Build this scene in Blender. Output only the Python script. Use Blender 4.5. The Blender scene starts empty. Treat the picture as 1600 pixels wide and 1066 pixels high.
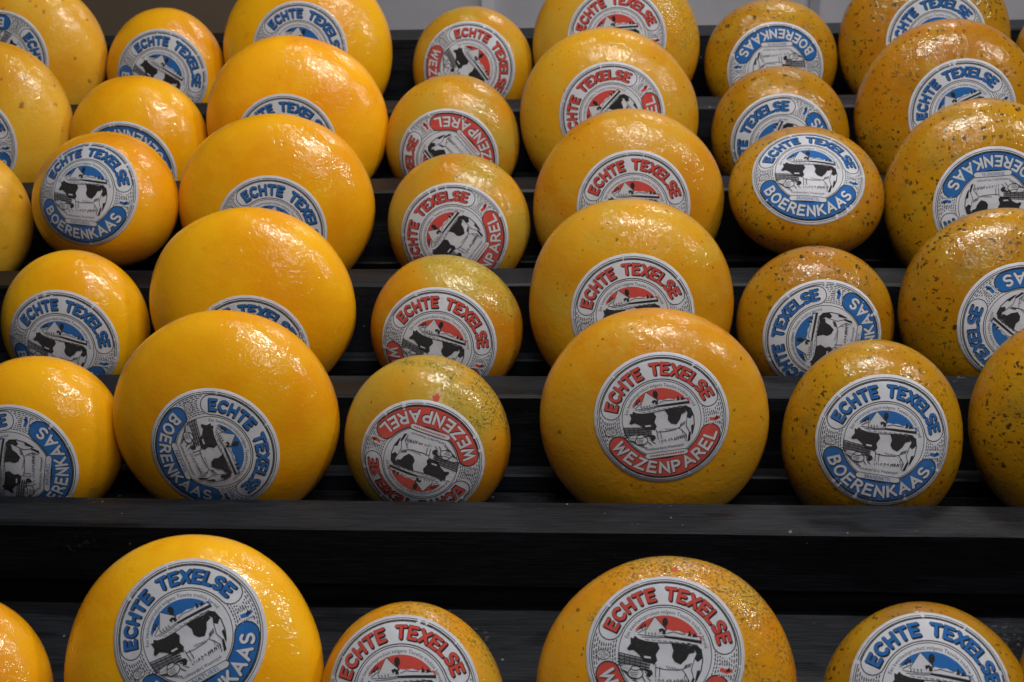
import bpy, math, random
import numpy as np
from mathutils import Matrix, Vector
from mathutils.geometry import delaunay_2d_cdt

SC = bpy.context.scene
COL = SC.collection
ZC = 1.5                                   # camera height; rack heights below are given relative to it

# ------------------------------------------------------------------ camera
cam_data = bpy.data.cameras.new('camera')
cam = bpy.data.objects.new('camera', cam_data); COL.objects.link(cam)
CR = np.array([[0.996435571568103, 0.07490149885135658, -0.03880614878557323],
               [-0.0010570417525191111, 0.4710714893844968, 0.8820944022902568],
               [-0.08435066316562811, 0.8789092202035954, -0.4694715627858908]])   # right, up, forward
m = Matrix.Identity(4)
for i in range(3):
    m[i][0] = CR[0][i]; m[i][1] = CR[1][i]; m[i][2] = -CR[2][i]
m[2][3] = ZC
cam.matrix_world = m
cam_data.sensor_width = 36.0
cam_data.lens = 2222 / 1600 * 36
cam_data.clip_end = 100
cam_data.clip_start = 0.02
cam_data.dof.use_dof = True
cam_data.dof.focus_distance = 1.56
cam_data.dof.aperture_fstop = 9.0
SC.camera = cam

# ------------------------------------------------------------------ world and lamps (an indoor shop)
world = bpy.data.worlds.new('World'); SC.world = world; world.use_nodes = True
bg = world.node_tree.nodes['Background']
bg.inputs['Color'].default_value = (0.80, 0.86, 1.0, 1)
bg.inputs['Strength'].default_value = 0.030

def lamp(name, loc, target, size, power, color, size_y=None):
    d = bpy.data.lights.new(name, 'AREA')
    d.shape = 'RECTANGLE' if size_y else 'DISK'; d.size = size
    if size_y: d.size_y = size_y
    d.energy = power; d.color = color
    o = bpy.data.objects.new(name, d); COL.objects.link(o)
    o.location = (loc[0], loc[1], loc[2] + ZC)
    v = Vector((target[0] - loc[0], target[1] - loc[1], target[2] - loc[2]))
    if size_y:
        z = -v.normalized(); x = Vector((1, 0, 0)); x = (x - z * x.dot(z)).normalized(); y = z.cross(x)
        o.rotation_euler = Matrix((x, y, z)).transposed().to_euler()
    else:
        o.rotation_euler = v.to_track_quat('-Z', 'Y').to_euler()
    return o
WARM = (1.0, 0.945, 0.85)
lamp('strip_lamp', (0.20, 1.15, 0.95), (0.1, 1.5, -0.8), 1.0, 28, WARM, 0.05)
lamp('spot_lamp', (1.55, 1.10, 0.60), (0.1, 1.5, -0.8), 0.20, 11, WARM)
lamp('spot_lamp', (-0.45, 2.00, 1.00), (-0.3, 1.9, -0.7), 0.25, 3, WARM)
lamp('wall_fill', (0.6, 2.85, 1.0), (0.6, 3.3, -0.9), 0.4, 13, (1.0, 0.97, 0.95))  # added unseen lamp, only there to brighten the back wall
lamp('front_fill', (0.4, -0.4, 1.3), (0.0, 1.4, -0.9), 0.7, 9.0, (0.94, 0.95, 1.0))  # added fill from the front, lifts the labels and wheel faces

vs = SC.view_settings
vs.view_transform = 'Standard'; vs.look = 'None'; vs.exposure = 0.0; vs.gamma = 1.0
vs.use_curve_mapping = False
SC.render.engine = 'CYCLES'
SC.cycles.use_denoising = True
SC.cycles.max_bounces = 6
SC.cycles.sample_clamp_indirect = 4.0

# ------------------------------------------------------------------ materials
def new_mat(name):
    mt = bpy.data.materials.new(name); mt.use_nodes = True
    nt = mt.node_tree
    b = nt.nodes['Principled BSDF']
    return mt, nt, b

class NB:
    """tiny helper for node graphs"""
    def __init__(s, nt): s.nt = nt
    def n(s, t, **kw):
        nd = s.nt.nodes.new(t)
        for k, v in kw.items():
            if k.startswith('i_'): nd.inputs[k[2:].replace('_', ' ')].default_value = v
            else: setattr(nd, k, v)
        return nd
    def l(s, a, b): s.nt.links.new(a, b)
    def math(s, op, a, b=None, c=None, clamp=False):
        nd = s.nt.nodes.new('ShaderNodeMath'); nd.operation = op; nd.use_clamp = clamp
        for i, v in enumerate((a, b, c)):
            if v is None: continue
            if isinstance(v, (int, float)): nd.inputs[i].default_value = v
            else: s.l(v, nd.inputs[i])
        return nd.outputs[0]
    def mapr(s, v, a, b, c=0.0, d=1.0, smooth=True):
        nd = s.nt.nodes.new('ShaderNodeMapRange'); nd.interpolation_type = 'SMOOTHSTEP' if smooth else 'LINEAR'
        s.l(v, nd.inputs[0])
        for i, x in zip((1, 2, 3, 4), (a, b, c, d)): nd.inputs[i].default_value = x
        return nd.outputs[0]
    def mix(s, fac, a, b, mode='MIX'):
        nd = s.nt.nodes.new('ShaderNodeMix'); nd.data_type = 'RGBA'; nd.blend_type = mode
        if isinstance(fac, (int, float)): nd.inputs[0].default_value = fac
        else: s.l(fac, nd.inputs[0])
        for i, v in ((6, a), (7, b)):
            if isinstance(v, tuple): nd.inputs[i].default_value = (*v, 1)
            else: s.l(v, nd.inputs[i])
        return nd.outputs[2]
    def noise(s, vec, scale, detail=2.0, rough=0.5, dist=0.0):
        nd = s.n('ShaderNodeTexNoise'); nd.inputs['Scale'].default_value = scale
        nd.inputs['Detail'].default_value = detail; nd.inputs['Roughness'].default_value = rough
        nd.inputs['Distortion'].default_value = dist
        s.l(vec, nd.inputs['Vector']); return nd.outputs['Fac']
    def voro(s, vec, scale, rand=1.0):
        nd = s.n('ShaderNodeTexVoronoi'); nd.inputs['Scale'].default_value = scale
        nd.inputs['Randomness'].default_value = rand
        s.l(vec, nd.inputs['Vector']); return nd.outputs['Distance'], nd.outputs['Color']
    def vadd(s, a, b, op='ADD'):
        nd = s.n('ShaderNodeVectorMath', operation=op)
        s.l(a, nd.inputs[0])
        if isinstance(b, tuple): nd.inputs[1].default_value = b
        else: s.l(b, nd.inputs[1])
        return nd.outputs[0]

def rind_material(kind):
    mt, nt, b = new_mat('cheese_rind_' + kind); g = NB(nt)
    tc = g.n('ShaderNodeTexCoord').outputs['Object']
    oi = g.n('ShaderNodeObjectInfo').outputs['Random']
    cx = g.n('ShaderNodeCombineXYZ')
    for i, k in enumerate((37.0, 91.0, 53.0)): g.l(g.math('MULTIPLY', oi, k), cx.inputs[i])
    P = g.vadd(tc, cx.outputs[0])
    base = {'plain': ((0.80, 0.378, 0.005), (0.73, 0.285, 0.0025), (0.82, 0.46, 0.016)),
            'wezen': ((0.55, 0.255, 0.008), (0.48, 0.185, 0.004), (0.50, 0.31, 0.032)),
            'herb':  ((0.37, 0.175, 0.003), (0.31, 0.122, 0.0018), (0.32, 0.205, 0.013)),
            'cumin': ((0.76, 0.39, 0.030), (0.68, 0.29, 0.012), (0.76, 0.46, 0.06))}[kind]
    at = {}
    for nm in ('mould', 'olive'):
        nd = g.n('ShaderNodeAttribute', attribute_type='OBJECT', attribute_name=nm); at[nm] = nd.outputs['Fac']
    n1 = g.noise(P, 9.0, 3.0)
    n2 = g.noise(P, 28.0, 4.0, 0.6)
    col = g.mix(g.mapr(n1, 0.36, 0.66), base[0], base[1])
    pale = g.math('MULTIPLY', g.mapr(n2, 0.45, 0.75), 0.55 if kind != 'plain' else 0.30)
    col = g.mix(pale, col, base[2])
    # object axes for the masks below; hue and value vary by wheel
    sx = g.n('ShaderNodeSeparateXYZ'); g.l(tc, sx.inputs[0])
    hv = g.math('MULTIPLY', oi, 7.13); hv = g.math('FRACT', hv)
    hs = g.n('ShaderNodeHueSaturation'); g.l(col, hs.inputs['Color'])
    g.l(g.mapr(hv, 0, 1, 0.496, 0.507, False), hs.inputs['Hue'])
    g.l(g.mapr(g.math('FRACT', g.math('MULTIPLY', oi, 17.7)), 0, 1, 0.90, 1.06, False), hs.inputs['Value'])
    col = hs.outputs[0]
    warp = g.n('ShaderNodeTexNoise'); warp.inputs['Scale'].default_value = 170.0; warp.inputs['Detail'].default_value = 3.0; g.l(P, warp.inputs['Vector'])
    wv = g.vadd(g.vadd(warp.outputs['Color'], (0.5, 0.5, 0.5), 'SUBTRACT'), (0.009, 0.009, 0.009), 'MULTIPLY')
    PW = g.vadd(P, wv)
    def specks(scale, size, keep, stretch=None, seed=(0, 0, 0)):
        v = g.vadd(PW, seed)
        if stretch: v = g.vadd(v, stretch, 'MULTIPLY')
        d, c = g.voro(v, scale)
        sc_ = g.n('ShaderNodeSeparateColor'); g.l(c, sc_.inputs[0])
        k = g.math('LESS_THAN', sc_.outputs[0], keep)
        sz = g.math('MULTIPLY', sc_.outputs[1], size)
        e = g.math('SUBTRACT', sz, d)
        return g.math('MULTIPLY', g.mapr(e, -0.06, 0.14), k)
    if kind == 'herb':
        patch = g.mapr(g.noise(P, 11.0, 2.0), 0.36, 0.55, 0.55, 1.0)
        s1 = specks(200, 0.38, 0.58)
        s2 = specks(225, 0.38, 0.55, (1.0, 0.40, 0.40), (3, 1, 2))
        s3 = specks(220, 0.38, 0.55, (0.40, 1.0, 0.5), (5, 8, 2))
        s4 = specks(90, 0.34, 0.28, None, (9, 4, 7))
        clump = g.math('MULTIPLY', g.mapr(g.noise(P, 24.0, 3.0, 0.6), 0.50, 0.72), 0.50)
        col = g.mix(clump, col, (0.19, 0.112, 0.012))
        fine = g.math('MULTIPLY', g.mapr(g.noise(P, 300, 3.0, 0.7), 0.54, 0.68), g.mapr(g.math('ADD', g.noise(P, 8.0, 2.0), g.math('MULTIPLY', sx.outputs[1], 1.6)), 0.50, 0.70))
        fine = g.math('MULTIPLY', fine, at['mould'])
        a = g.math('MAXIMUM', g.math('MAXIMUM', s1, s2), g.math('MAXIMUM', s3, s4))
        a = g.math('MULTIPLY', a, patch)
        col = g.mix(g.math('MULTIPLY', fine, 0.65), col, (0.10, 0.085, 0.018))
        col = g.mix(g.math('MULTIPLY', a, 0.96), col, (0.026, 0.022, 0.006))
    if kind == 'wezen':
        s1 = specks(170, 0.30, 0.24)
        s2 = specks(90, 0.24, 0.14, None, (4, 2, 8))
        zone = g.mapr(g.math('ADD', g.noise(P, 14.0, 4.0, 0.65), g.math('MULTIPLY', g.math('ADD', sx.outputs[1], g.math('MULTIPLY', sx.outputs[0], 0.7)), 2.4)), 0.60, 0.80)
        mould = g.math('MULTIPLY', g.mapr(g.noise(P, 360, 4.0, 0.75), 0.46, 0.62), zone)
        mould = g.math('MULTIPLY', mould, at['mould'])
        olive = g.math('MULTIPLY', g.mapr(g.noise(P, 7.0, 2.0), 0.40, 0.66), at['olive'])
        col = g.mix(olive, col, (0.40, 0.280, 0.036))
        col = g.mix(g.math('MULTIPLY', g.math('MAXIMUM', s1, s2), 0.80), col, (0.075, 0.045, 0.010))
        col = g.mix(g.math('MULTIPLY', mould, 0.92), col, (0.048, 0.050, 0.018))
    mk = g.math('MULTIPLY', g.mapr(g.noise(P, 46.0, 5.0, 0.7), 0.60, 0.74), 0.30)
    col = g.mix(mk, col, tuple(x * 0.55 for x in base[1]))
    if kind == 'cumin':
        s1 = specks(75, 0.34, 0.20)
        s2 = specks(90, 0.30, 0.10, None, (4, 2, 8))
        col = g.mix(g.math('MULTIPLY', g.math('MAXIMUM', s1, s2), 0.75), col, (0.20, 0.085, 0.02))
    if kind == 'plain':
        s1 = specks(50, 0.14, 0.10)
        col = g.mix(g.math('MULTIPLY', s1, 0.6), col, (0.25, 0.12, 0.02))
        wh = specks(75, 0.13, 0.22, None, (2, 9, 4))
        col = g.mix(g.math('MULTIPLY', wh, 0.35), col, (0.85, 0.60, 0.22))
    g.l(col, b.inputs['Base Color'])
    rg = g.mapr(g.noise(P, 20.0, 3.0), 0.35, 0.70, 0.32, 0.48)
    g.l(rg, b.inputs['Roughness'])
    b.inputs['Specular IOR Level'].default_value = 0.14
    b.inputs['Subsurface Weight'].default_value = 0.0
    b.inputs['Subsurface Radius'].default_value = (1.0, 0.45, 0.08)
    b.inputs['Subsurface Scale'].default_value = 0.006
    g.l(g.mapr(g.noise(P, 17.0, 4.0, 0.65), 0.36, 0.62, *((0.50, 1.0) if kind == 'plain' else (0.35, 0.80))), b.inputs['Coat Weight'])
    b.inputs['Coat Roughness'].default_value = 0.085
    # hammered, lumpy wax
    h1 = g.noise(P, 75.0, 2.0, 0.5, 0.4)
    h2 = g.noise(P, 210.0, 3.0, 0.6)
    h3 = g.noise(P, 30.0, 1.0)
    pd, pc = g.voro(P, 130)
    pits = g.mapr(pd, 0.0, 0.25, -0.35, 0.0)
    amp = 1.0 if kind == 'plain' else 1.35
    h = g.math('ADD', g.math('MULTIPLY', h1, 0.70 * amp), g.math('MULTIPLY', h2, 0.55 * amp))
    h = g.math('ADD', h, g.math('MULTIPLY', h3, 1.0))
    h = g.math('ADD', h, g.math('MULTIPLY', pits, 0.10))
    bp = g.n('ShaderNodeBump'); bp.inputs['Strength'].default_value = 0.20
    bp.inputs['Distance'].default_value = 0.0022
    g.l(h, bp.inputs['Height']); g.l(bp.outputs[0], b.inputs['Normal'])
    bc = g.n('ShaderNodeBump'); bc.inputs['Strength'].default_value = 0.64
    bc.inputs['Distance'].default_value = 0.0030
    h4 = g.noise(g.vadd(P, (1.0, 1.6, 1.0), 'MULTIPLY'), 120.0, 2.0, 0.5, 1.0)
    hc = g.math('ADD', g.math('MULTIPLY', h1, 0.85), g.math('MULTIPLY', h2, 0.14))
    hc = g.math('ADD', hc, g.math('MULTIPLY', h4, 0.45))
    hc = g.math('ADD', hc, g.math('MULTIPLY', h3, 0.6))
    g.l(hc, bc.inputs['Height']); g.l(bc.outputs[0], b.inputs['Coat Normal'])
    return mt

def print_material(name, color, fade=0.25):
    """ink or bare paper of the stickers: linen weave under a thin lacquer"""
    mt, nt, b = new_mat(name); g = NB(nt)
    uv = g.n('ShaderNodeUVMap').outputs[0]
    oi = g.n('ShaderNodeObjectInfo').outputs['Random']
    w = []
    for axis, sc_ in (('X', 44.0), ('Y', 52.0)):
        wt = g.n('ShaderNodeTexWave', wave_type='BANDS', bands_direction=axis)
        wt.inputs['Scale'].default_value = sc_; wt.inputs['Distortion'].default_value = 4.0
        wt.inputs['Detail'].default_value = 2.0; wt.inputs['Detail Scale'].default_value = 1.5
        g.l(uv, wt.inputs['Vector']); w.append(wt.outputs['Fac'])
    weave = g.math('ADD', w[0], w[1])
    cr = g.noise(uv, 3.2, 4.0, 0.6)
    wear = g.mapr(g.noise(uv, 30.0, 4.0, 0.7), 0.60, 0.74)
    blot = g.mapr(g.noise(uv, 2.2, 3.0), 0.3, 0.7, 0.88, 1.04)
    c = g.mix(g.math('MULTIPLY', wear, fade), color, (0.66, 0.66, 0.68))
    hs = g.n('ShaderNodeHueSaturation'); g.l(c, hs.inputs['Color']); g.l(blot, hs.inputs['Value'])
    g.l(hs.outputs[0], b.inputs['Base Color'])
    b.inputs['Roughness'].default_value = 0.48
    b.inputs['Specular IOR Level'].default_value = 0.35
    h = g.math('ADD', g.math('MULTIPLY', weave, 0.30), g.math('MULTIPLY', cr, 2.2))
    bp = g.n('ShaderNodeBump'); bp.inputs['Strength'].default_value = 0.8; bp.inputs['Distance'].default_value = 0.0012
    g.l(h, bp.inputs['Height']); g.l(bp.outputs[0], b.inputs['Normal'])
    return mt

def wood_material():
    mt, nt, b = new_mat('black_stained_wood'); g = NB(nt)
    tc = g.n('ShaderNodeTexCoord').outputs['Object']
    P = g.vadd(tc, (1.0, 1.0, 1.0), 'MULTIPLY')
    S = g.vadd(tc, (1.0, 16.0, 16.0), 'MULTIPLY')
    S2 = g.vadd(tc, (1.0, 5.0, 5.0), 'MULTIPLY')
    gr = g.noise(S, 22.0, 5.0, 0.65, 0.3)
    big = g.noise(S2, 3.0, 4.0, 0.6, 0.6)
    col = g.mix(g.mapr(gr, 0.35, 0.7), (0.0050, 0.0060, 0.0088), (0.0130, 0.0155, 0.0225))
    col = g.mix(g.math('MULTIPLY', g.mapr(big, 0.50, 0.56), 0.6), col, (0.003, 0.003, 0.0033))
    d, c = g.voro(P, 170); sc_ = g.n('ShaderNodeSeparateColor'); g.l(c, sc_.inputs[0])
    dust = g.math('MULTIPLY', g.math('LESS_THAN', sc_.outputs[0], 0.022), g.mapr(g.math('SUBTRACT', g.math('MULTIPLY', sc_.outputs[1], 0.34), d), -0.02, 0.08))
    scuff = g.math('MULTIPLY', g.mapr(g.noise(P, 9.0, 2.0), 0.64, 0.72), g.mapr(g.noise(P, 140.0, 3.0, 0.7), 0.55, 0.68))
    col = g.mix(g.math('MULTIPLY', dust, 0.6), col, (0.20, 0.20, 0.21))
    col = g.mix(g.math('MULTIPLY', scuff, 0.30), col, (0.22, 0.22, 0.23))
    g.l(col, b.inputs['Base Color'])
    g.l(g.mapr(big, 0.42, 0.58, 0.62, 0.42), b.inputs['Roughness'])
    b.inputs['Specular IOR Level'].default_value = 0.24
    bp = g.n('ShaderNodeBump'); bp.inputs['Strength'].default_value = 0.45; bp.inputs['Distance'].default_value = 0.0012
    g.l(gr, bp.inputs['Height']); g.l(bp.outputs[0], b.inputs['Normal'])
    return mt

def plain_material(name, color, rough=0.6, bump=0.0):
    mt, nt, b = new_mat(name); g = NB(nt)
    tc = g.n('ShaderNodeTexCoord').outputs['Object']
    n = g.noise(tc, 6.0, 4.0)
    c = g.mix(g.mapr(n, 0.3, 0.7), color, tuple(x * 0.86 for x in color))
    g.l(c, b.inputs['Base Color']); b.inputs['Roughness'].default_value = rough
    return mt

RIND = {k: rind_material(k) for k in ('plain', 'wezen', 'herb', 'cumin')}
PAPER = print_material('sticker_paper', (0.72, 0.745, 0.85), 0.1)
INK = print_material('black_ink', (0.020, 0.020, 0.024), 0.28)
BLUE = print_material('blue_ink', (0.016, 0.150, 0.50), 0.24)
RED = print_material('red_ink', (0.66, 0.075, 0.060), 0.26)
WHITE = print_material('white_lettering', (0.70, 0.72, 0.80), 0.1)
WOOD = wood_material()

# ------------------------------------------------------------------ mesh helpers
def mesh_obj(name, verts, faces, mats, parent=None, midx=None, uv=None, smooth=True):
    me = bpy.data.meshes.new(name)
    me.from_pydata([tuple(v) for v in verts], [], [tuple(f) for f in faces])
    for mm in mats: me.materials.append(mm)
    if midx is not None: me.polygons.foreach_set('material_index', list(midx))
    if smooth: me.polygons.foreach_set('use_smooth', [True] * len(me.polygons))
    if uv is not None:
        ul = me.uv_layers.new(name='UVMap')
        li = np.empty(len(me.loops), dtype=np.int32); me.loops.foreach_get('vertex_index', li)
        ul.data.foreach_set('uv', np.asarray(uv, dtype=np.float32)[li].ravel())
    me.update()
    o = bpy.data.objects.new(name, me); COL.objects.link(o)
    if parent is not None: o.parent = parent
    return o

def board(name, x0, x1, y0, y1, z0, z1, parent, mat=None, bev=0.003, seed=0, nx=40):
    """a sawn board along X with eased, slightly uneven edges"""
    rnd = random.Random(seed)
    e = bev
    prof = [(y0 + e, z0), (y1 - e, z0), (y1, z0 + e), (y1, z1 - e), (y1 - e, z1), (y0 + e, z1), (y0, z1 - e), (y0, z0 + e)]
    V = []; Fc = []
    ph = [rnd.uniform(0, 6.28) for _ in range(4)]
    for i in range(nx + 1):
        x = x0 + (x1 - x0) * i / nx
        wy = 0.0007 * math.sin(x * 5 + ph[0]) + 0.0003 * math.sin(x * 23 + ph[1])
        wz = 0.0006 * math.sin(x * 4 + ph[2]) + 0.0003 * math.sin(x * 19 + ph[3])
        for (y, z) in prof:
            top = 1 if z > (z0 + z1) / 2 else 0
            V.append((x, y + wy * top, z + wz * top + ZC))
    n = len(prof)
    for i in range(nx):
        for j in range(n):
            a = i * n + j; b_ = i * n + (j + 1) % n
            Fc.append((a, b_, b_ + n, a + n))
    Fc.append(tuple(range(n - 1, -1, -1))); Fc.append(tuple(nx * n + j for j in range(n)))
    Fc = [tuple(reversed(f)) for f in Fc]
    return mesh_obj(name, V, Fc, [mat or WOOD], parent, smooth=False)

# ------------------------------------------------------------------ the rack
Y1, Z1, DY, DZ, T1, T2, LH = 1.285, -0.8843, 0.1905, 0.0509, 0.054, 0.050, 0.070
XA, XB = -1.35, 1.05
rack = bpy.data.objects.new('display_rack', None); COL.objects.link(rack)
rack['label'] = 'black stained wooden stepped rack with rails holding all the cheeses'
rack['category'] = 'rack'
for i in range(1, 7):
    t = T1 if i == 1 else T2
    yb = Y1 + (i - 1) * DY + (0.0009 if i == 6 else 0)
    zt = Z1 + (i - 1) * DZ + (0.003 if i == 6 else 0)
    zb = zt - 0.078 if i == 1 else zt - DZ - LH
    board('rail', XA, XB, yb - t, yb, zb, zt, rack, seed=i)
    if i < 6:
        fl = zt - LH
        board('shelf_board', XA, XB, yb + 0.0005, Y1 + i * DY - T2 - 0.0005, fl - 0.018, fl, rack, seed=20 + i, bev=0.001)
        yr = Y1 + i * DY - T2
        board('cleat', XA, XB, yr - 0.022, yr - 0.0005, fl + 0.0005, fl + 0.024, rack, seed=40 + i, bev=0.002)
FL0 = Z1 - 0.15
board('riser_board', XA, XB, Y1 - T1 + 0.012, Y1 - T1 + 0.030, Z1 - 0.135, Z1 - 0.0785, rack, seed=61)
board('ledge_board', XA, XB, 1.052, Y1 - T1 + 0.0115, Z1 - 0.149, Z1 - 0.109, rack, seed=62)
board('shelf_board', XA, XB, 0.90, Y1 - T1, FL0 - 0.020, FL0, rack, seed=63)
board('rail', XA, XB, 0.85, 0.8995, FL0 - 0.06, FL0 + 0.05, rack, seed=64)

# ------------------------------------------------------------------ sticker artwork (unit radius, y up)
RL = 0.0735
class Art:
    def __init__(s): s.v = []; s.f = []; s.m = []; s.k = 0
    def add(s, pts, faces, mat, layer):
        o = len(s.v); s.k += 1
        h = layer + (s.k % 40) * 0.004
        s.v += [(p[0], p[1], h) for p in pts]
        s.f += [tuple(o + i for i in f) for f in faces]; s.m += [mat] * len(faces)
    def fill(s, poly, mat, layer, step=0.085):
        pts = []
        n = len(poly)
        for i in range(n):
            a = np.array(poly[i]); b_ = np.array(poly[(i + 1) % n]); k = max(1, int(np.hypot(*(b_ - a)) / step) )
            for j in range(k): pts.append(tuple(a + (b_ - a) * j / k))
        nb = len(pts)
        xs = [p[0] for p in pts]; ys = [p[1] for p in pts]
        extra = []
        y = min(ys) + step / 2
        while y < max(ys):
            x = min(xs) + step / 2
            while x < max(xs):
                extra.append((x, y)); x += step
            y += step
        vv, _, ff, _, _, _ = delaunay_2d_cdt([Vector(p) for p in pts + extra], [], [list(range(nb))], 1, 1e-6)
        faces = []
        for f in ff:
            ar = sum(vv[f[i]][0] * vv[f[(i + 1) % len(f)]][1] - vv[f[(i + 1) % len(f)]][0] * vv[f[i]][1] for i in range(len(f)))
            faces.append(tuple(f) if ar > 0 else tuple(reversed(f)))
        s.add([(p[0], p[1]) for p in vv], faces, mat, layer)
    def stroke(s, pts, w, mat, layer, cap=True, step=0.07, closed=False):
        P = [np.array(p, float) for p in pts]
        if closed: P.append(P[0])
        Q = [P[0]]
        for a, b_ in zip(P[:-1], P[1:]):
            k = max(1, int(np.hypot(*(b_ - a)) / step))
            for j in range(1, k + 1): Q.append(a + (b_ - a) * j / k)
        n = len(Q); L_ = []; R_ = []
        for i in range(n):
            if closed and i in (0, n - 1): d0 = Q[-1] - Q[-2]; d1 = Q[1] - Q[0]
            else:
                d0 = Q[i] - Q[i - 1] if i else Q[1] - Q[0]
                d1 = Q[i + 1] - Q[i] if i < n - 1 else d0
            d0 = d0 / (np.hypot(*d0) + 1e-9); d1 = d1 / (np.hypot(*d1) + 1e-9)
            t = d0 + d1; t = t / (np.hypot(*t) + 1e-9); nn = np.array([-t[1], t[0]])
            c = max(0.5, abs(float(np.dot(t, d1))))
            L_.append(Q[i] + nn * w / 2 / c); R_.append(Q[i] - nn * w / 2 / c)
        V = L_ + R_; Fc = [(i, n + i, n + i + 1, i + 1) for i in range(n - 1)]
        if cap and not closed:
            for (c0, l, r, dr) in ((Q[0], 0, n, Q[0] - Q[1]), (Q[-1], n - 1, 2 * n - 1, Q[-1] - Q[-2])):
                a0 = math.atan2(dr[1], dr[0]); idx = []
                for q in range(1, 6):
                    an = a0 - math.pi / 2 + math.pi * q / 6
                    idx.append(len(V)); V.append(c0 + np.array([math.cos(an), math.sin(an)]) * w / 2)
                if l == 0: Fc.append(tuple([l] + idx + [r])[0:1] + tuple(idx) + (r,))
                else: Fc.append((r,) + tuple(idx) + (l,))
        s.add([tuple(p) for p in V], Fc, mat, layer)
    def arc(s, r, a0, a1, w, mat, layer, cap=False):
        k = max(2, int(abs(a1 - a0) / 5) + 1)
        s.stroke([(r * math.cos(math.radians(a0 + (a1 - a0) * i / k)), r * math.sin(math.radians(a0 + (a1 - a0) * i / k))) for i in range(k + 1)], w, mat, layer, cap, 9)

def polar(r, a): return (r * math.cos(math.radians(a)), r * math.sin(math.radians(a)))
def pill(r0, r1, mid, half):
    """outline of a bent pill between two radii"""
    rc = (r0 + r1) / 2; hw = (r1 - r0) / 2; pts = []
    k = 28
    for i in range(k + 1): pts.append(polar(r1, mid + half - 2 * half * i / k))
    for sgn, seq in ((-1, range(1, 8)), ):
        c = polar(rc, mid - half)
        for i in seq:
            an = math.radians(mid - half) - math.pi * i / 8
            pts.append((c[0] + hw * math.cos(an), c[1] + hw * math.sin(an)))
    for i in range(k + 1): pts.append(polar(r0, mid - half + 2 * half * i / k))
    c = polar(rc, mid + half)
    for i in range(1, 8):
        an = math.radians(mid + half) + math.pi - math.pi * i / 8
        pts.append((c[0] + hw * math.cos(an), c[1] + hw * math.sin(an)))
    return pts[::-1]

def ell(cx, cy, rx, ry, a0, a1, k=9):
    return [(cx + rx * math.cos(math.radians(a0 + (a1 - a0) * i / k)), cy + ry * math.sin(math.radians(a0 + (a1 - a0) * i / k))) for i in range(k + 1)]
GLY = {  # letters as brush strokes in a cell of height 1; (width, strokes)
 'E': (.58, [[(.56, 1), (0, 1), (0, 0), (.58, 0)], [(0, .52), (.48, .52)]]),
 'C': (.72, [ell(.40, .5, .40, .5, 48, 312, 12)]),
 'H': (.64, [[(0, 0), (0, 1)], [(.64, 0), (.64, 1)], [(0, .5), (.64, .5)]]),
 'T': (.68, [[(0, 1), (.68, 1)], [(.34, 1), (.34, 0)]]),
 'X': (.66, [[(0, 0), (.66, 1)], [(0, 1), (.66, 0)]]),
 'L': (.52, [[(0, 1), (0, 0), (.52, 0)]]),
 'S': (.62, [ell(.31, .75, .29, .25, 35, 270, 9) + ell(.31, .25, .31, .25, 90, -145, 9)[1:]]),
 'W': (.92, [[(0, 1), (.22, 0), (.46, .8), (.70, 0), (.92, 1)]]),
 'Z': (.62, [[(.02, 1), (.60, 1), (0, 0), (.62, 0)]]),
 'N': (.66, [[(0, 0), (0, 1), (.66, 0), (.66, 1)]]),
 'P': (.58, [[(0, 0), (0, 1), (.30, 1)] + ell(.30, .74, .28, .26, 90, -90, 7)[1:] + [(0, .48)]]),
 'A': (.74, [[(0, 0), (.37, 1), (.74, 0)], [(.14, .32), (.60, .32)]]),
 'R': (.62, [[(0, 0), (0, 1), (.30, 1)] + ell(.30, .75, .28, .25, 90, -90, 7)[1:] + [(0, .50)], [(.30, .5), (.62, 0)]]),
 'B': (.60, [[(0, 0), (0, 1), (.28, 1)] + ell(.28, .77, .25, .23, 90, -90, 6)[1:] + [(0, .54)], [(.28, .54)] + ell(.28, .27, .31, .27, 90, -90, 6)[1:] + [(0, 0)]]),
 'O': (.78, [ell(.39, .5, .39, .5, 90, 450, 18)]),
 'K': (.62, [[(0, 0), (0, 1)], [(.60, 1), (.02, .44)], [(.20, .60), (.62, 0)]]),
}
def bent_word(word, r, h, mid, span, top):
    """strokes of a word bent round the circle: returns polylines in label space"""
    wid = [GLY[c][0] if c != ' ' else .30 for c in word]
    gap = .34
    tot = sum(wid) + gap * (len(word) - 1)
    sx = math.radians(span) * r / (tot * h)           # horizontal squeeze so the word fills the span
    out = []; x = -tot / 2
    for c, w in zip(word, wid):
        if c != ' ':
            for st in GLY[c][1]:
                line = []
                dense = [st[0]]
                for a, b_ in zip(st[:-1], st[1:]):
                    k = max(1, int(math.hypot(b_[0] - a[0], b_[1] - a[1]) / .35))
                    for j in range(1, k + 1): dense.append((a[0] + (b_[0] - a[0]) * j / k, a[1] + (b_[1] - a[1]) * j / k))
                for (px, py) in dense:
                    th = (x + px) * h * sx / r
                    if top:
                        rr = r + (py - .5) * h; an = math.radians(mid) - th
                    else:
                        rr = r - (py - .5) * h; an = math.radians(mid) + th
                    line.append((rr * math.cos(an), rr * math.sin(an)))
                out.append(line)
        x += w + gap
    return out

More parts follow.
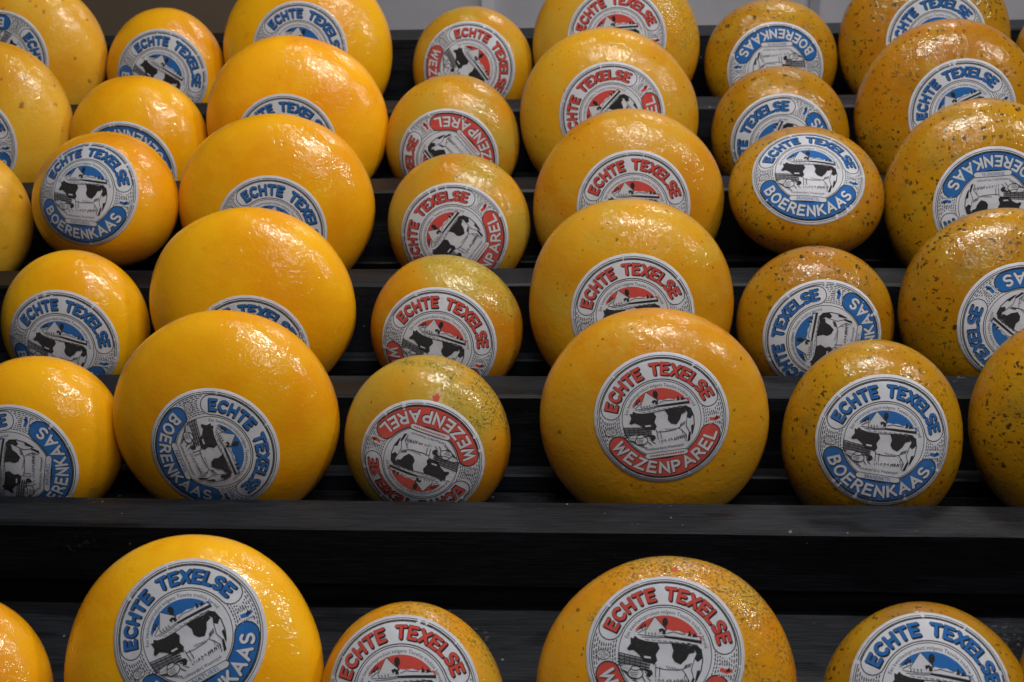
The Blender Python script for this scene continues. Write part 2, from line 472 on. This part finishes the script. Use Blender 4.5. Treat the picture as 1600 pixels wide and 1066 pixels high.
def text_polys(body, size):
    cu = bpy.data.curves.new('t', 'FONT'); cu.body = body; cu.size = size
    cu.align_x = 'CENTER'; cu.resolution_u = 2; cu.space_character = 1.05
    ob = bpy.data.objects.new('t', cu); COL.objects.link(ob)
    bpy.context.view_layer.update()
    me = bpy.data.meshes.new_from_object(ob.evaluated_get(bpy.context.evaluated_depsgraph_get()))
    v = [(p.co.x, p.co.y) for p in me.vertices]; f = [tuple(p.vertices) for p in me.polygons]
    bpy.data.objects.remove(ob); bpy.data.curves.remove(cu); bpy.data.meshes.remove(me)
    faces = []
    for q in f:
        ar = sum(v[q[i]][0] * v[q[(i + 1) % len(q)]][1] - v[q[(i + 1) % len(q)]][0] * v[q[i]][1] for i in range(len(q)))
        faces.append(q if ar > 0 else tuple(reversed(q)))
    return v, faces

M_PAPER, M_INK, M_COL, M_WHITE = 0, 1, 2, 3
def make_art(variant, naming):
    """variant: boerenkaas / wezenparel ; naming: text of the small plate"""
    paper, tit, nam, pic = Art(), Art(), Art(), Art(); let = pic
    # paper disc on a polar grid, with a skirt down to the rind
    V = [(0, 0, 0)]; Fc = []; NR, NA = 20, 180
    for i in range(1, NR + 1):
        for j in range(NA):
            p = polar(i / NR, 360 * j / NA); V.append((p[0], p[1], 0))
    for j in range(NA): Fc.append((0, 1 + j, 1 + (j + 1) % NA))
    for i in range(NR - 1):
        for j in range(NA):
            a = 1 + i * NA + j; b_ = 1 + i * NA + (j + 1) % NA
            Fc.append((a, a + NA, b_ + NA, b_))
    for j in range(NA):
        p = polar(1.002, 360 * j / NA); V.append((p[0], p[1], -4.0))
    for j in range(NA):
        a = 1 + (NR - 1) * NA + j; b_ = 1 + (NR - 1) * NA + (j + 1) % NA
        Fc.append((a, a + NA, b_ + NA, b_))
    paper.v = V; paper.f = Fc; paper.m = [0] * len(Fc)
    # rings
    pic.arc(.950, 0, 360, .010, M_INK, 1.0); pic.arc(.922, 0, 360, .014, M_INK, 1.0)
    pic.arc(.578, -150, 330 - 120, .010, M_INK, 1.0)
    # upper white pill and lower coloured pill
    up = pill(.605, .905, 90, 72)
    pic.stroke(up, .014, M_INK, 1.0, False, .06, True)
    dn = pill(.600, .905, 270, 64)
    pic.fill(dn, M_COL, 1.0, .06)
    pic.stroke(dn, .016, M_INK, 2.0, False, .06, True)
    # hatching in the two side fields
    rnd = random.Random(5)
    for r in np.arange(.625, .905, .030):
        t = min(1.0, (abs(r - .757) / .148)) ** 2
        for (a0, a1) in ((177 - 9 * t, 191 + 9 * t), (-11 - 9 * t, 3 + 9 * t)):
            a = a0 + rnd.uniform(0, 1.2)
            while a < a1:
                ln = rnd.uniform(2.0, 4.2)
                pic.arc(r, a, min(a + ln, a1), .014, M_INK, 1.0); a += ln + rnd.uniform(1.0, 1.7)
    # oval plate on the left, emblem on the right
    e = [(-.765 + .085 * math.cos(t), -.105 + .062 * math.sin(t)) for t in np.linspace(0, 6.283, 18, endpoint=False)]
    pic.fill(e, M_WHITE, 2.0); pic.stroke(e, .008, M_INK, 3.0, False, .07, True)
    for k, tx in enumerate(('NL', 'Z1180', 'EG')):
        v, f = text_polys(tx, .046)
        let.add([(-.765 + p[0], -.082 - .036 * k + p[1]) for p in v], f, M_INK, 3.0)
    pic.fill([(.68, -.19), (.86, -.17), (.86, -.03), (.68, -.05)], M_WHITE, 2.0)
    pic.fill([(.69, -.13), (.78, -.15), (.86, -.12), (.85, -.08), (.77, -.09), (.70, -.08)], M_COL, 2.6)
    pic.fill([(.76, -.13), (.81, -.06), (.83, -.12)], M_INK, 3.0)
    for k in range(6): pic.stroke([(.69 + .028 * k, -.055), (.70 + .028 * k, -.025)], .010, M_INK, 2.8, False)
    for k in range(6): pic.stroke([(.69 + .028 * k, -.185), (.70 + .028 * k, -.160)], .010, M_INK, 2.8, False)
    # big words
    for ln in bent_word('ECHTE TEXELSE', .757, .150, 90, 144, True):
        tit.stroke([(p[0] + .014, p[1] - .016) for p in ln], .050, M_INK, 2.0)
    for ln in bent_word('ECHTE TEXELSE', .757, .150, 90, 144, True):
        tit.stroke(ln, .051, M_INK, 2.4)
    for ln in bent_word('ECHTE TEXELSE', .757, .150, 90, 144, True):
        tit.stroke(ln, .039, M_COL, 3.0)
    word = 'WEZENPAREL' if variant == 'red' else 'BOERENKAAS'
    span = 134 if variant == 'red' else 126
    for ln in bent_word(word, .757, .160, 270, span, False):
        nam.stroke([(p[0] + .008, p[1] - .009) for p in ln], .046, M_INK, 2.4)
    for ln in bent_word(word, .757, .160, 270, span, False):
        nam.stroke(ln, .037, M_WHITE, 3.2)
    # small lines of text
    v, f = text_polys('Een kwaliteitsproduct volgens Texelse traditie bereid', .068)
    w = max(p[0] for p in v) - min(p[0] for p in v); k = math.radians(150) / w
    let.add([polar(.498 + p[1] , 90 - math.degrees(p[0] * k)) for p in v], f, M_INK, 1.0)
    v, f = text_polys('Kaasboerderij Wezenspyk', .062)
    w = max(p[0] for p in v) - min(p[0] for p in v); s_ = .56 / w
    let.add([(p[0] * s_ - .01, -.455 + p[1] - .12 * (p[0] * s_) ** 2 * -1) for p in v], f, M_INK, 1.0)
    pl = [(-.27, -.495), (.27, -.495)] + ell(.27, -.54, .05, .045, 90, -90, 5)[1:-1] + [(.27, -.585), (-.27, -.585)] + ell(-.27, -.54, .05, .045, -90, -270, 5)[1:-1]
    pl = pl[::-1]
    pic.fill(pl, M_WHITE, 3.0); pic.stroke(pl, .009, M_INK, 3.6, False, .07, True)
    if naming:
        v, f = text_polys(naming, .080); w = max(p[0] for p in v) - min(p[0] for p in v); s_ = .38 / w
        let.add([(p[0] * s_, -.566 + p[1]) for p in v], f, M_COL, 4.2)
    else:
        x = -.24
        while x < .24:
            ln = rnd.uniform(.01, .03); let.stroke([(x, -.545), (x + ln, -.535)], .022, M_COL, 4.2, False); x += ln + .012
    # the picture: sky, farm, cow, fence, churn
    S_ = .97 / 394.0; ca, sa = math.cos(math.radians(6)), math.sin(math.radians(6))
    def q(*pp):
        o = []
        for (x, y) in pp:
            a, b_ = (x - 398) * S_, (494 - y) * S_
            o.append((a * ca - b_ * sa, a * sa + b_ * ca))
        return o
    def fillq(mat, layer, *pp):
        z = q(*pp); ar = sum(z[i][0] * z[(i + 1) % len(z)][1] - z[(i + 1) % len(z)][0] * z[i][1] for i in range(len(z)))
        pic.fill(z if ar > 0 else z[::-1], mat, layer)
    def line(w, *pp): pic.stroke(q(*pp), w, M_INK, 2.6, True)
    arc_ = [polar(.475, a) for a in np.linspace(20, 152, 22)]
    low = q((583, 405), (560, 396), (540, 402), (520, 388), (500, 392), (470, 378), (440, 380), (410, 372), (300, 362), (270, 372), (245, 378))[0:]
    sky = arc_ + [p for p in reversed(low)]
    pic.fill(sky, M_COL, 1.0)
    fillq(M_WHITE, 1.8, (296, 388), (346, 308), (408, 376), (404, 392), (330, 396))
    line(.008, (296, 388), (346, 308), (408, 376)); line(.010, (250, 385), (300, 352), (300, 372), (262, 392))
    line(.014, (268, 372), (290, 340)); line(.014, (280, 372), (300, 345))
    fillq(M_INK, 2.2, (384, 330), (392, 314), (404, 312), (414, 326), (412, 348), (400, 360), (388, 352))
    line(.012, (400, 355), (402, 378))
    fillq(M_INK, 2.2, (366, 372), (384, 366), (402, 378), (402, 396), (386, 398), (384, 380), (372, 392))
    for x in (300, 315, 332, 348): line(.010, (x, 390), (x + 2, 402))
    line(.008, (262, 400), (340, 408), (400, 404)); line(.008, (280, 412), (350, 416), (420, 410))
    fillq(M_INK, 2.2, (395, 404), (450, 408), (583, 424), (583, 440), (500, 428), (395, 414))
    fillq(M_INK, 2.2, (512, 404), (523, 372), (532, 404)); fillq(M_INK, 2.2, (534, 408), (546, 388), (570, 408))
    line(.008, (410, 392), (440, 384), (470, 392), (500, 396))
    # cow
    fillq(M_INK, 2.2, (205, 472), (224, 446), (222, 414), (236, 420), (246, 406), (262, 420), (300, 432), (360, 438), (372, 468), (352, 500), (360, 528), (342, 552), (322, 522), (296, 512), (280, 520), (266, 500), (238, 478), (214, 482))
    fillq(M_INK, 2.2, (428, 440), (520, 450), (542, 458), (548, 486), (520, 492), (504, 520), (476, 546), (446, 532), (432, 506), (440, 478))
    fillq(M_INK, 2.2, (528, 450), (562, 450), (582, 470), (584, 514), (562, 532), (545, 515), (556, 490), (545, 470))
    line(.010, (360, 440), (430, 440), (560, 447))
    line(.014, (580, 468), (588, 520), (578, 575), (560, 612))
    fillq(M_INK, 2.2, (558, 575), (574, 570), (560, 620), (546, 636))
    line(.010, (352, 548), (350, 610)); line(.010, (372, 560), (370, 608))
    line(.009, (352, 562), (400, 572), (460, 574), (492, 566), (505, 548)); line(.008, (486, 572), (500, 592), (494, 612))
    line(.010, (545, 520), (530, 570), (540, 610), (520, 655)); line(.010, (500, 590), (515, 620), (505, 660))
    fillq(M_INK, 2.2, (535, 612), (548, 612), (530, 664), (512, 668))
    # engraved shading: meadow, cow's flank, foreground
    for k in range(16):
        x = 352 + k * 10 + rnd.uniform(-3, 3); line(.008, (x, 632 + rnd.uniform(-4, 8)), (x + rnd.uniform(-6, 6), 620 + rnd.uniform(-4, 4)))
    for k in range(8): line(.007, (300 + 30 * k, 424 + 2 * k), (318 + 30 * k, 427 + 2 * k))
    for k in range(6): line(.008, (500 + 6 * k, 548 - 2 * k), (494 + 6 * k, 566 - 2 * k))
    for k in range(5): line(.007, (404 + 14 * k, 552 + 3 * k), (414 + 14 * k, 566 + 2 * k))
    for k in range(7): line(.008, (440 + 12 * k, 640 + rnd.uniform(-3, 3)), (446 + 12 * k, 622))
    # fence and trough
    for k in range(5): line(.012, (166 - 3 * k, 492 + 15 * k), (326 - 2 * k, 528 + 13 * k))
    for k in range(4): line(.008, (160 + 2 * k, 500 + 15 * k), (324 - 3 * k, 536 + 13 * k))
    for k in range(6): line(.007, (168 + 27 * k, 492 + 6.4 * k), (165 + 27 * k, 556 + 6 * k))
    fillq(M_INK, 2.2, (282, 500), (335, 506), (340, 545), (285, 535))
    fillq(M_WHITE, 3.2, (292, 506), (326, 510), (328, 520), (294, 516))
    fillq(M_WHITE, 3.2, (186, 552), (232, 556), (232, 570), (186, 566))
    ch = [(250 + 38 * math.cos(t), 594 + 26 * math.sin(t)) for t in np.linspace(0, 6.283, 14, endpoint=False)]
    fillq(M_WHITE, 3.2, *ch); pic.stroke(q(*ch), .012, M_INK, 4.0, False, .07, True)
    for k in range(4): pic.stroke(q((222 + 2 * k, 588 + 8 * k), (262 - 2 * k, 592 + 8 * k)), .007, M_INK, 4.0, False)
    tp = [(250 + 24 * math.cos(t), 568 + 11 * math.sin(t)) for t in np.linspace(0, 6.283, 12, endpoint=False)]
    fillq(M_WHITE, 4.2, *tp); pic.stroke(q(*tp), .011, M_INK, 5.0, False, .07, True)
    for k in range(9): line(.010, (176 + 10 * k, 574 + 9 * k), (206 + 8 * k, 586 + 7 * k))
    fillq(M_INK, 2.2, (286, 566), (330, 576), (338, 590), (322, 612), (300, 606), (312, 590))
    line(.012, (300, 590), (335, 600)); line(.012, (286, 610), (300, 634)); line(.010, (310, 614), (326, 630))
    return paper, tit, nam, pic

ART = {('blue', 'plain'): make_art('blue', 'NATUREL'), ('blue', 'herb'): make_art('blue', 'BRANDNETEL'),
       ('red', 'wezen'): make_art('red', None)}
ART[('blue', 'cumin')] = ART[('blue', 'plain')]

# ------------------------------------------------------------------ cheese wheels
class Wheel:
    def __init__(s, D, sy, hr, a, seed):
        s.R = D / 2; s.H = D * hr / 2; s.a = a; s.sy = sy
        rg = np.random.RandomState(seed)
        s.k = rg.normal(size=(14, 3)); s.k /= np.linalg.norm(s.k, axis=1)[:, None]
        fr = np.array([16] * 3 + [28] * 4 + [45] * 4 + [75] * 3)
        s.k *= fr[:, None]; s.p = rg.uniform(0, 6.28, 14)
        s.am = np.array([.0016] * 3 + [.0009] * 4 + [.00032] * 4 + [.00016] * 3) * rg.uniform(.5, 1.2, 14)
    def F(s, P):
        r = np.hypot(P[:, 0], P[:, 1] / s.sy) / s.R
        return r ** s.a + np.abs(P[:, 2] / s.H) ** s.a - 1
    def grad(s, P):
        r = np.hypot(P[:, 0], P[:, 1] / s.sy) + 1e-9; a = s.a
        c = a * r ** (a - 2) / s.R ** a
        return np.stack([c * P[:, 0], c * P[:, 1] / s.sy ** 2, a * np.abs(P[:, 2]) ** (a - 1) * np.sign(P[:, 2]) / s.H ** a], -1)
    def normal(s, P):
        g = s.grad(P); return g / (np.linalg.norm(g, axis=1)[:, None] + 1e-12)
    def project(s, P, it=3):
        for _ in range(it):
            g = s.grad(P); P = P - g * (s.F(P) / ((g * g).sum(1) + 1e-9))[:, None]
        return P
    def lump(s, P): return (np.sin(P @ s.k.T + s.p) * s.am).sum(1)
    def body(s, nt=120, nphi=56):
        th = np.linspace(0, 2 * np.pi, nt, endpoint=False)
        # even spacing along the profile
        ph = np.linspace(-np.pi / 2, np.pi / 2, 800)
        pr = s.R * np.abs(np.cos(ph)) ** (2 / s.a); pz = s.H * np.sign(np.sin(ph)) * np.abs(np.sin(ph)) ** (2 / s.a)
        L = np.concatenate([[0], np.cumsum(np.hypot(np.diff(pr), np.diff(pz)))])
        t = np.linspace(0, L[-1], nphi + 1)[1:-1]
        r = np.interp(t, L, pr); z = np.interp(t, L, pz)
        V = [np.array([[0, 0, -s.H]])]
        for i in range(len(r)): V.append(np.stack([r[i] * np.cos(th), r[i] * np.sin(th) * s.sy, np.full(nt, z[i])], -1))
        V.append(np.array([[0, 0, s.H]]))
        V = np.concatenate(V); n = len(r)
        V = V + s.normal(V) * s.lump(V)[:, None]
        Fc = [(0, 1 + (j + 1) % nt, 1 + j) for j in range(nt)]
        for i in range(n - 1):
            for j in range(nt):
                a = 1 + i * nt + j; b_ = 1 + i * nt + (j + 1) % nt
                Fc.append((a, b_, b_ + nt, a + nt))
        o = 1 + (n - 1) * nt; e = len(V) - 1
        Fc += [(o + j, o + (j + 1) % nt, e) for j in range(nt)]
        return V, Fc
    def drape(s, art_v, u, v, rot, RLs, base=0.00032, layer=0.00011, pleat=0.0, seed=0):
        A = np.asarray(art_v, float)
        P0 = np.array([[u, v, s.H]]); rr = math.hypot(u, v / s.sy) / s.R
        P0[0, 2] = s.H * (1 - rr ** s.a) ** (1 / s.a)
        n0 = s.normal(P0)[0]
        t1 = np.array([1.0, 0, 0]); t1 -= n0 * t1.dot(n0); t1 /= np.linalg.norm(t1); t2 = np.cross(n0, t1)
        rho = np.hypot(A[:, 0], A[:, 1]); an = np.arctan2(A[:, 1], A[:, 0]) + math.radians(rot)
        d = np.cos(an)[:, None] * t1 + np.sin(an)[:, None] * t2
        P = np.repeat(P0, len(A), 0); N = 14; st = rho * RLs / N
        for _ in range(N):
            P = s.project(P + d * st[:, None], 2)
            n = s.normal(P); d = d - n * (d * n).sum(1)[:, None]; d /= np.linalg.norm(d, axis=1)[:, None] + 1e-12
        n = s.normal(P)
        off = s.lump(P) + base + A[:, 2] * layer
        if pleat:
            rg = np.random.RandomState(seed); w = np.zeros(len(A))
            for _ in range(16):
                c = rg.uniform(0, 6.28); dd = np.abs((an - c + np.pi) % (2 * np.pi) - np.pi)
                w += np.exp(-(dd / .022) ** 2) * rg.uniform(.4, 1)
            off += pleat * w * np.clip((rho - .78) / .2, 0, 1)
        return P + n * off[:, None]

CH = [
(0,1,'S','plain',-0.6607,1.0185,-0.9418,0.1932,1.064,0.61,2.12,33.69,0,'blue',-0.0091,0.0095,12.8),
(0,2,'L','plain',-0.4218,1.0366,-0.9190,0.2527,1.040,0.46,2.15,33.57,0,'blue',0.0087,0.0411,30.3),
(0,3,'S','wezen',-0.2073,1.0209,-0.9463,0.1762,1.127,0.61,2.12,34.78,0,'red',-0.0045,0.0222,3.1),
(0,4,'L','wezen',0.0323,1.0360,-0.9225,0.2456,1.020,0.46,2.35,33.33,0,'red',-0.0025,0.0371,-6.1),
(0,5,'S','herb',0.2675,1.0184,-0.9414,0.1938,1.068,0.61,2.12,34.20,0,'blue',-0.0029,0.0333,-9.2),
(0,6,'L','herb',0.4837,1.0325,-0.9231,0.2498,0.993,0.46,2.35,32.96,0,'blue',-0.0118,0.0388,13.3),
(1,1,'S','plain',-0.6881,1.3639,-0.8565,0.1916,1.035,0.61,2.12,12.62,0,'blue',-0.0102,-0.0164,78.0),
(1,2,'L','plain',-0.4644,1.3649,-0.8307,0.2578,0.975,0.46,2.15,12.66,0,'blue',0.0012,-0.0193,-72.7),
(1,3,'S','wezen',-0.2344,1.3637,-0.8579,0.1925,1.015,0.61,2.12,12.81,0,'red',0.0006,-0.0075,160.7),
(1,4,'L','wezen',0.0244,1.3664,-0.8302,0.2535,0.993,0.46,2.35,12.94,0,'red',0.0071,0.0200,8.4),
(1,5,'S','herb',0.2622,1.3623,-0.8456,0.1991,1.108,0.61,2.12,12.71,0,'blue',0.0047,0.0129,-7.6),
(1,6,'L','herb',0.4934,1.3673,-0.8300,0.2503,1.008,0.46,2.35,13.05,0,'blue',-0.0013,-0.0022,45.2),
(2,1,'S','plain',-0.7050,1.5554,-0.8087,0.1887,1.017,0.61,2.12,12.73,0,'blue',-0.0003,-0.0150,-18.2),
(2,2,'L','plain',-0.4729,1.5532,-0.7814,0.2642,0.939,0.46,2.15,13.05,0,'blue',0.0095,-0.0451,3.9),
(2,3,'S','wezen',-0.2315,1.5541,-0.8111,0.1909,0.981,0.61,2.12,13.41,0,'red',-0.0037,-0.0103,-19.0),
(2,4,'L','wezen',-0.0025,1.5568,-0.7788,0.2546,0.993,0.46,2.35,13.03,0,'red',0.0024,-0.0010,7.1),
(2,5,'S','herb',0.2229,1.5548,-0.8074,0.1908,1.019,0.61,2.12,12.70,0,'blue',0.0027,-0.0047,82.2),
(2,6,'L','herb',0.4452,1.5572,-0.7829,0.2493,0.981,0.46,2.35,13.13,0,'blue',0.0049,-0.0095,141.2),
(3,0,'L','cumin',-0.9466,1.7447,-0.7422,0.2470,0.910,0.46,2.25,14.74,0,'blue',-0.0200,-0.0066,-6.7),
(3,1,'S','plain',-0.7082,1.7327,-0.7110,0.2035,0.906,0.72,2.12,27.59,-14,'blue',0.0125,0.0047,-0.2),
(3,2,'L','plain',-0.4783,1.7449,-0.7277,0.2625,0.968,0.46,2.15,13.16,0,'blue',0.0060,-0.0226,-36.7),
(3,3,'S','wezen',-0.2303,1.7440,-0.7547,0.1946,1.018,0.61,2.12,12.69,0,'red',-0.0024,-0.0073,52.1),
(3,4,'L','wezen',-0.0043,1.7480,-0.7290,0.2508,0.999,0.46,2.35,13.01,0,'red',0.0057,0.0054,-2.9),
(3,5,'S','herb',0.2234,1.7371,-0.7096,0.1981,0.985,0.60,2.12,63.12,0,'blue',-0.0021,-0.0150,-5.3),
(3,6,'L','herb',0.4497,1.7488,-0.7260,0.2509,1.023,0.46,2.35,12.78,0,'blue',0.0012,0.0026,183.9),
(4,0,'L','cumin',-0.9451,1.9387,-0.6779,0.2502,1.005,0.46,2.25,12.92,0,'blue',-0.0127,-0.0174,1.1),
(4,1,'S','plain',-0.7213,1.9329,-0.7042,0.1992,0.992,0.61,2.12,13.15,0,'blue',-0.0060,-0.0345,159.8),
(4,2,'L','plain',-0.4845,1.9355,-0.6776,0.2625,0.962,0.46,2.15,13.32,0,'blue',-0.0043,-0.0252,0.5),
(4,3,'S','wezen',-0.2581,1.9350,-0.7088,0.1916,0.983,0.61,2.12,13.50,0,'red',-0.0021,-0.0192,129.2),
(4,4,'L','wezen',-0.0341,1.9386,-0.6769,0.2517,1.005,0.46,2.35,12.91,0,'red',0.0055,0.0108,46.8),
(4,5,'S','herb',0.2061,1.9343,-0.7041,0.1956,1.010,0.61,2.12,12.75,0,'blue',-0.0010,-0.0074,65.6),
(4,6,'L','herb',0.4338,1.9395,-0.6751,0.2501,1.026,0.46,2.35,12.65,0,'blue',0.0134,0.0066,25.6),
(5,0,'L','cumin',-0.9521,2.1298,-0.6277,0.2500,1.000,0.46,2.25,13.00,0,'blue',-0.0183,-0.0004,-124.4),
(5,1,'S','plain',-0.7343,2.1286,-0.6561,0.1866,1.027,0.61,2.12,12.31,0,'blue',0.0091,-0.0040,-34.0),
(5,2,'L','plain',-0.5013,2.1277,-0.6218,0.2624,1.000,0.46,2.15,12.96,0,'blue',-0.0007,-0.0001,-23.4),
(5,3,'S','wezen',-0.2477,2.1281,-0.6566,0.1879,1.015,0.61,2.12,12.64,0,'red',-0.0009,0.0019,-53.7),
(5,4,'L','wezen',-0.0254,2.1291,-0.6262,0.2527,1.000,0.46,2.35,13.00,0,'red',0.0022,0.0136,3.9),
(5,5,'S','herb',0.2103,2.1245,-0.6560,0.1975,0.973,0.61,2.12,13.59,0,'blue',0.0022,-0.0090,181.5),
(5,6,'L','herb',0.4334,2.1291,-0.6262,0.2527,1.000,0.46,2.35,12.99,0,'blue',0.0092,0.0014,21.2),
(5,7,'S','herb',0.6645,2.1274,-0.6570,0.1900,1.000,0.61,2.12,13.00,0,'blue',-0.0039,-0.0132,4.7),
]
ROWS = ['bottom row', 'second row from bottom', 'third row from bottom', 'third row from top', 'second row from top', 'top row']
ORD = ['leftmost', 'second from left', 'third from left', 'fourth from left', 'fifth from left', 'sixth from left', 'seventh from left', 'eighth from left']
LOOK = {'plain': 'glossy yellow', 'wezen': 'pale speckled yellow', 'herb': 'green-flecked amber', 'cumin': 'yellow'}
NOLAB = {(0, 1), (0, 6), (1, 6), (3, 0), (5, 7)}
MOULD = {(1, 3): (1.0, 1.1), (2, 3): (0.5, 1.1), (3, 3): (0.45, 1.1), (0, 3): (0.8, 0.9), (0, 4): (1.0, 0.5), (4, 3): (0.25, 1.0), (5, 3): (0.1, 0.6),
         (2, 4): (0.15, 0.35), (4, 4): (0.12, 0.3), (5, 4): (0.6, 0.5), (1, 5): (0.9, 0.3), (1, 6): (1.0, 0.3), (5, 6): (0.5, 0.3), (0, 5): (0.25, 0.2)}
first_col = {}
for c in CH: first_col.setdefault(c[0], c[1])
last_col = {c[0]: c[1] for c in CH}
for ci, (row, colm, sz, kind, X, Y, Z, D, sy, hr, a, L, yw, lab, u, v, rot) in enumerate(CH):
    W = Wheel(D, sy, hr, a, 100 + ci)
    V, Fc = W.body()
    o = mesh_obj('cheese_wheel', V, Fc, [RIND[kind]])
    Lr, yr = math.radians(L), math.radians(yw)
    n = Vector((math.sin(yr) * math.cos(Lr), -math.cos(yr) * math.cos(Lr), math.sin(Lr)))
    e1 = Vector((0, 0, 1)).cross(n).normalized(); e2 = n.cross(e1)
    mw = Matrix.Identity(4)
    for i in range(3): mw[i][0] = e1[i]; mw[i][1] = e2[i]; mw[i][2] = n[i]
    mw.translation = Vector((X, Y, Z + ZC))
    o.matrix_world = mw
    o['mould'] = MOULD.get((row, colm), (0.08, 0.2))[0]; o['olive'] = MOULD.get((row, colm), (0.08, 0.2))[1]
    o['category'] = 'cheese'; o['group'] = 'cheese wheels on the rack'
    size = 'large' if sz == 'L' else 'small'
    place = ORD[colm - first_col[row]] if colm != last_col[row] else 'rightmost'
    sticker = '' if (row, colm) in NOLAB else ' with %s label' % lab
    o['label'] = '%s %s cheese%s, %s, %s' % (size, LOOK[kind], sticker, ROWS[row], place)
    if (row, colm) == (3, 5): o['label'] = 'small green-flecked cheese tipped onto its back, blue label facing up, third row from top'
    if (row, colm) == (3, 1): o['label'] = 'small glossy yellow cheese, whole blue label upright, tilted left, third row from top'
    if (row, colm) == (1, 3): o['label'] = 'small greenish cheese with red spot above upside-down red label, second row from bottom'
    paper, tit, nam, pic = ART[(lab, kind)]
    ink = BLUE if lab == 'blue' else RED
    pl = 0.0006 if sz == 'S' else 0.0003
    lo = None
    for nm, art in (('label_sticker', paper), ('title_lettering', tit), ('name_lettering', nam), ('picture', pic)):
        P = W.drape(art.v, u, v, rot, RL, pleat=pl, seed=ci)
        uv = np.asarray(art.v)[:, :2]
        ob = mesh_obj(nm, P, art.f, [PAPER, INK, ink, WHITE], o if lo is None else lo, art.m, uv)
        if lo is None: lo = ob
    for key, (su, sv, sr) in {(1, 3): (.020, .0655, .0050), (0, 4): (.0075, .1135, .0035)}.items():
        if key == (row, colm):
            rg = random.Random(3)
            pts = [(0, 0, 0)] + [polar(rg.uniform(.6, 1.1), 360 * j / 16) + (0,) for j in range(16)]
            P = W.drape(pts, su, sv, 0, sr, base=.0002)
            mesh_obj('red_spot', P, [(0, 1 + j, 1 + (j + 1) % 16) for j in range(16)], [plain_material('red_stain', (.45, .035, .02), .4)], o)

# ------------------------------------------------------------------ what shows behind the rack
WALL = plain_material('painted_wall', (0.46, 0.46, 0.52), 0.6)
BROWN = plain_material('brown_panel', (0.17, 0.125, 0.088), 0.6)
TRIM = plain_material('pale_trim', (0.60, 0.61, 0.66), 0.5)
def box(name, x0, x1, y0, y1, z0, z1, mat, parent=None):
    return board(name, x0, x1, y0, y1, z0, z1, parent, mat, bev=0.002, nx=1)
wl = box('wall', -0.74, 2.6, 3.30, 3.36, -1.5, 1.2, WALL); wl['kind'] = 'structure'
wb = box('wall_panel', -2.6, -0.745, 3.24, 3.36, -1.5, 1.2, BROWN); wb['kind'] = 'structure'
box('trim_strip', -0.352, -0.322, 3.285, 3.2995, -1.5, 1.2, TRIM, wl)
box('trim_strip', 0.405, 0.428, 3.285, 3.2995, -1.5, 1.2, plain_material('grey_trim', (0.30, 0.30, 0.35)), wl)
